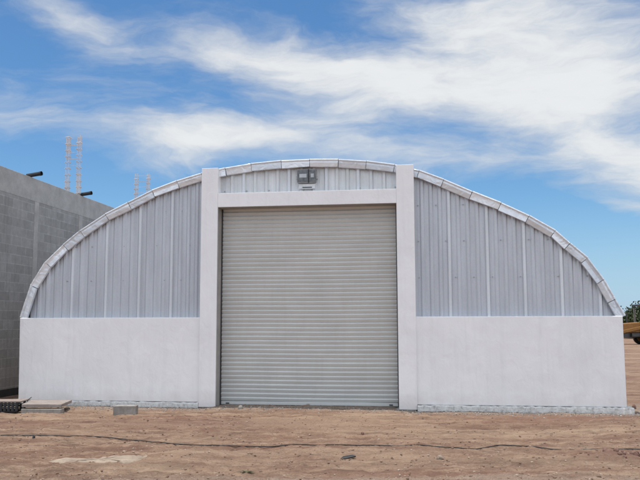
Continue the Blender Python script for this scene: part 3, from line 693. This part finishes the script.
# loose stones large enough to tell apart
def stone(px, py, w, h, m, label, name='stone', grp=None, dep=0.7):
    g = gpos(px, py); o = MB().rock((0, 0, h * 0.25), w, w * dep, h, int(px * 7 + py)).build(name, m, None, loc=(g.x, g.y, gz(g.x, g.y))); o.rotation_euler = (0, 0, random.uniform(-0.3, 0.3))
    return tag(o, label, 'stone', grp)
o = MB().add(*(lambda q: (q.v, q.f))(MB().prism([(-0.09, -0.02), (-0.02, -0.035), (0.10, -0.015), (0.07, 0.03), (-0.04, 0.035)], 'z', 0.0, 0.02))).build('rubber_scrap', MBK, None, 0.004, loc=(*gpos(347, 461), gz(*gpos(347, 461)) + 0.012)); o.rotation_euler = (R(14), R(-8), 0.1)
tag(o, 'dark flat scrap lying on the earth below the roller door', 'scrap')
o = MB().tube([(-0.17, 0, 0.012), (-0.05, 0.01, 0.016), (0.06, -0.005, 0.013), (0.16, 0.01, 0.012)], [0.006, 0.012, 0.011, 0.006], 6).build('stick', MBARK, None, loc=(*gpos(341, 411.5), gz(*gpos(341, 411.5)))); tag(o, 'short dark stick on the ground close to the roller door', 'stick')
stone(33, 438.5, 0.035, 0.035, MBK, 'small black stone right beside the hose at the left')
stone(362, 436, 0.035, 0.035, MCLOD, 'small dark stone on bare earth between roller door and hose')
stone(440, 462, 0.05, 0.04, MSTONE, 'tan stone on the low ridge of earth in the right foreground')
stone(240, 409.8, 0.05, 0.05, MCB, 'grey stone by the foot of the left door post')
stone(634, 410, 0.06, 0.07, MCLOD, 'reddish clod just off the right end of the wall footing')
for k_ in range(22):
    px = 604 + 40 * random.random(); py = 460 + random.gauss(0, 1.1); w = random.uniform(0.02, 0.05)
    stone(px, py, w, w * 0.8, MCLOD, 'reddish earth clod in the little heap at the right edge of the foreground', 'earth_clod', 'reddish clods heaped at the right')
# weed
g = gpos(246, 470); vs = [(0, 0, 0.004)]; fs = []
for k in range(34):
    a = random.uniform(0, 6.28); l = random.uniform(0.03, 0.11); h = random.uniform(0.006, 0.022); w = 0.006
    x, y = math.cos(a) * l * 1.3, math.sin(a) * l * 0.7
    vs += [(x * 0.55 - w * math.sin(a), y * 0.55 + w * math.cos(a), h), (x, y, h * 0.7), (x * 0.55 + w * math.sin(a), y * 0.55 - w * math.cos(a), h)]
    n_ = len(vs); fs.append((0, n_ - 3, n_ - 2, n_ - 1))
b = MB().add(vs, fs)
o = b.build('weed', MWEED, None, loc=(g.x, g.y, gz(g.x, g.y))); tag(o, 'low green weed flat on the earth in the foreground', 'weed')

# gravel and crumbs: nobody could count them
b = MB(); bmx = bmesh.new(); bmesh.ops.create_icosphere(bmx, subdivisions=1, radius=1); bv = [v.co.copy() for v in bmx.verts]; bf = [tuple(v.index for v in f.verts) for f in bmx.faces]; bmx.free()
def crumbs(n, sampler, name, m, rmin, rmax):
    V = []; F = []
    xs, ys = sampler(n); zs_ = ground_z(xs, ys)
    for x, y, z in zip(xs, ys, zs_):
        r_ = rmin + (rmax - rmin) * random.random() ** 3; a = random.random() * 6.28; sx_, sy_, sz_ = r_ * random.uniform(.8, 1.4), r_ * random.uniform(.7, 1.1), r_ * random.uniform(.45, .8)
        o_ = len(V); ca, sa = math.cos(a), math.sin(a)
        for v in bv:
            k = random.uniform(0.8, 1.15); p, q = v.x * sx_ * k, v.y * sy_ * k
            V.append((x + p * ca - q * sa, y + p * sa + q * ca, z + v.z * sz_ * k + sz_ * 0.3))
        F += [tuple(i + o_ for i in f) for f in bf]
    o = MB().add(V, F).build(name, m, None); return o
def samp_field(n):
    y = 7.2 + 8.0 * rng.random(n) ** 1.3; x = (rng.random(n) * 2 - 1) * (y * 0.47 + 0.6); return x, y
def samp_foot(n):
    s = (rng.random(n) * 2 - 1) * 6.0; d = -0.03 - np.abs(rng.normal(0, 0.28, n)); s = np.where(np.abs(s) > 5.9, 5.9, s)
    d = np.where((s > 2.05), d - 0.03, d)
    return FX + s * math.cos(PHI) + d * math.sin(PHI), FY - s * math.sin(PHI) + d * math.cos(PHI)
def mat_crumb(name, stops):
    t = NT(name); gi = t.n('ShaderNodeNewGeometry'); return t.set(t.ramp(gi.outputs['Random Per Island'], stops), 0.95, spec=0.15)
MCR = mat_crumb('earth crumbs', [(0.0, (0.13, 0.085, 0.065)), (0.5, (0.23, 0.155, 0.115)), (1.0, (0.36, 0.29, 0.23))])
MGR = mat_crumb('grey gravel', [(0.0, (0.12, 0.11, 0.10)), (0.6, (0.25, 0.235, 0.215)), (1.0, (0.42, 0.40, 0.375))])
tag(crumbs(9000, samp_field, 'earth_crumbs', MCR, 0.003, 0.019), 'loose brown earth crumbs scattered over the bare ground', 'earth crumbs', kind='stuff')
tag(crumbs(3600, samp_foot, 'gravel', MGR, 0.003, 0.018), 'fine grey gravel along the foot of the warehouse facade', 'gravel', kind='stuff')

# ------------------------------------------------------------------ machine parked beyond the right corner
lx, ly = 23.4, 56.0
ld = tag(empty('backhoe_loader', (lx, ly, 0), 0.0), 'yellow backhoe loader parked beyond the right end of the warehouse', 'loader')
b = MB(); b.prism([(-1.75, 0.85), (-1.75, 1.30), (-1.60, 1.50), (-0.2, 1.60), (-0.2, 0.85)], 'y', -0.45, 0.45); b.build('hood', MYEL, ld, 0.05)
MB().box(-1.6, 2.6, -0.32, 0.32, 0.48, 0.845).build('chassis', MDARK, ld, 0.03)
MB().box(-0.9, 1.0, -0.60, -0.33, 0.55, 0.82).build('side_tank', MDARK, ld, 0.03)
cb2 = empty('cab', (0, 0, 0)); cb2.parent = ld
MB().box(-0.19, 1.35, -0.72, 0.72, 0.86, 1.42).build('cab_body', MYEL, cb2, 0.04)
for xx in (-0.15, 0.62, 1.28):
    for yy in (-0.68, 0.64): MB().box(xx, xx + 0.05, yy, yy + 0.05, 1.421, 2.78).build('cab_post', MDARK, cb2)
MB().box(-0.28, 1.42, -0.76, 0.76, 2.781, 2.90).build('cab_roof', MDARK, cb2, 0.03)
b = MB(); b.box(0.45, 0.9, -0.25, 0.25, 1.42, 1.60); b.box(0.82, 0.92, -0.25, 0.25, 1.60, 2.15); b.build('seat', MBK, cb2, 0.04)
MB().tube([(-0.9, 0.2, 1.56), (-0.9, 0.2, 2.25), (-0.95, 0.2, 2.33)], 0.045, 10).build('exhaust', MDARK, ld)
def wheel(x, y, r_, w):
    e = empty('wheel', (x, y, r_)); e.parent = ld
    b = MB(); N = 28
    ringp = [(0.62, -w / 2), (0.9, -w / 2), (1.0, -w * 0.32), (1.0, w * 0.32), (0.9, w / 2), (0.62, w / 2)]
    vs = [(r_ * q * math.cos(2 * math.pi * i / N), d, r_ * q * math.sin(2 * math.pi * i / N)) for i in range(N) for q, d in ringp]
    fs = [(i * 6 + k, i * 6 + (k + 1) % 6, ((i + 1) % N) * 6 + (k + 1) % 6, ((i + 1) % N) * 6 + k) for i in range(N) for k in range(6)]
    b.add(vs, fs)
    for i in range(0, N):
        a = 2 * math.pi * (i + .5) / N; b.box(r_ * 0.985, r_ * 1.03, -w * 0.42, w * 0.42, -0.02, 0.02)
        for j in range(len(b.v) - 8, len(b.v)):
            X, Y, Z = b.v[j]; b.v[j] = (X * math.cos(a) - Z * math.sin(a), Y, X * math.sin(a) + Z * math.cos(a))
    b.build('tyre', MTYRE, e)
    b = MB(); b.prism([(0.63 * r_ * math.cos(2 * math.pi * i / N), 0.63 * r_ * math.sin(2 * math.pi * i / N)) for i in range(N)], 'y', -w * 0.3, w * 0.3)
    b.prism([(0.25 * r_ * math.cos(2 * math.pi * i / 12), 0.25 * r_ * math.sin(2 * math.pi * i / 12)) for i in range(12)], 'y', -w * 0.42, w * 0.42); b.build('rim', MYEL, e, 0.01)
for yy in (-0.82, 0.82): wheel(0.24, yy, 0.47, 0.30); wheel(2.0, yy, 0.72, 0.42)
for yy in (-0.55, 0.55):
    b = MB(); b.prism([(-0.05, 1.35), (-1.9, 0.95), (-2.5, 0.42), (-2.35, 0.36), (-1.8, 0.75), (0.05, 1.15)], 'y', yy - 0.06, yy + 0.06); b.build('loader_arm', MYEL, ld, 0.02)
b = MB()
b.prism([(-2.45, 0.10), (-3.15, 0.06), (-3.15, 0.10), (-2.55, 0.20), (-2.42, 0.45), (-2.55, 0.85), (-2.50, 0.87), (-2.34, 0.45)], 'y', -1.05, 1.05)
for yy in (-1.08, 1.05): b.prism([(-3.15, 0.05), (-2.36, 0.10), (-2.36, 0.48), (-2.5, 0.88)], 'y', yy, yy + 0.03)
b.build('bucket', MDARK, ld)
b = MB(); b.prism([(2.6, 0.6), (2.85, 0.6), (3.15, 2.6), (2.98, 2.75), (2.6, 1.0)], 'y', -0.13, 0.13); b.build('boom', MYEL, ld, 0.02)
b = MB(); b.prism([(2.95, 2.72), (3.2, 2.68), (3.75, 1.25), (3.6, 1.2)], 'y', -0.10, 0.10); b.build('dipper', MYEL, ld, 0.02)
b = MB(); b.prism([(3.55, 1.22), (3.85, 1.15), (3.75, 0.55), (3.4, 0.45), (3.35, 0.6), (3.6, 0.75)], 'y', -0.3, 0.3); b.build('digger_bucket', MDARK, ld)

# ------------------------------------------------------------------ far trees and sheds behind the machine
def tree(x, y, h, w, seed, label):
    q = random.Random(seed); t = tag(empty('tree', (x, y, 0), q.uniform(0, 6.28)), label, 'tree', 'far trees on the plain')
    b = MB(); b.tube([(0, 0, -0.1), (0.05, 0.03, h * 0.25), (0.0, 0.1, h * 0.6)], [0.16, 0.11, 0.05], 8)
    tips = []
    for k in range(7):
        a = q.uniform(0, 6.28); z0_ = h * q.uniform(0.18, 0.45); tp = Vector((math.cos(a) * w * q.uniform(.3, .75), math.sin(a) * w * q.uniform(.3, .75), h * q.uniform(.45, .85)))
        b.tube([(0.02, 0.04, z0_), tp * 0.55 + Vector((0, 0, z0_ * 0.4)), tp], [0.06, 0.04, 0.015], 6); tips.append(tp)
    b.build('trunk', MBARK, t)
    c = MB(); V = []; F = []
    for tp in tips + [Vector((0, 0, h * 0.78))]:
        for _ in range(420):
            d = Vector((q.gauss(0, 1), q.gauss(0, 1), q.gauss(0, 0.75))) * (w * 0.17)
            p = tp + d; r_ = q.uniform(0.09, 0.19); n_ = Vector((q.gauss(0, 1), q.gauss(0, 1), q.gauss(0, 1) + 0.5)).normalized(); u = n_.orthogonal().normalized(); v = n_.cross(u)
            V += [p + u * r_, p + v * r_ * 0.6, p - u * r_, p - v * r_ * 0.6]; o_ = len(V) - 4; F.append((o_, o_ + 1, o_ + 2, o_ + 3))
    c.add(V, F).build('crown', MLEAF, t)
for i, (x, y, h, w, l) in enumerate(((31.2, 76, 2.5, 2.0, 'dark olive tree seen just above the yellow loader hood'), (32.6, 78, 3.4, 2.6, 'taller dark olive tree at the right edge behind the loader cab'), (35.6, 80, 3.6, 3.0, 'bushy olive tree standing to the right of the loader'),
                                    (40.0, 84, 3.4, 3.0, 'low spreading tree far to the right of the loader'), (29.2, 80, 1.9, 1.7, 'small olive tree just past the right end of the warehouse'), (26.0, 78, 3.2, 2.6, 'olive tree hidden mostly behind the right end of the warehouse'))):
    tree(x, y, h, w, 30 + i, l)
# a grey shed and a few posts between the trees and the loader
e = tag(empty('shed', (37.6, 92.0, 0), 0.05), 'long grey shed with dark door openings far behind the loader', 'shed')
MB().box(-3.0, 3.2, -1.5, 1.5, 0.0, 2.3).build('wall', MHOUSE, e)
b = MB(); b.prism([(-1.8, 2.301), (1.8, 2.301), (1.8, 2.40), (0, 2.85), (-1.8, 2.40)], 'x', -3.25, 3.45); b.build('roof', MHOUSE, e)
for xx in (-2.2, -0.6, 1.0, 2.3): MB().box(xx - 0.35, xx + 0.35, -1.53, -1.503, 0.0, 1.9).build('door', MDARK, e)
for i, xx in enumerate((37.9, 39.3, 40.8, 42.3)):
    o = MB().tube([(0, 0, -0.1), (0, 0, 2.9)], 0.09, 8).build('fence_post', MCB, None, loc=(xx * 0.78, 72.0, 0)); tag(o, ['pale concrete post nearest the warehouse corner behind the loader', 'pale concrete post second from the warehouse corner behind the loader', 'pale concrete post third from the warehouse corner behind the loader', 'pale concrete post farthest from the warehouse corner behind the loader'][i], 'post', 'concrete posts behind the loader')

# ------------------------------------------------------------------ render settings
scene.render.engine = 'CYCLES'
scene.cycles.max_bounces = 8; scene.cycles.diffuse_bounces = 4; scene.cycles.glossy_bounces = 4
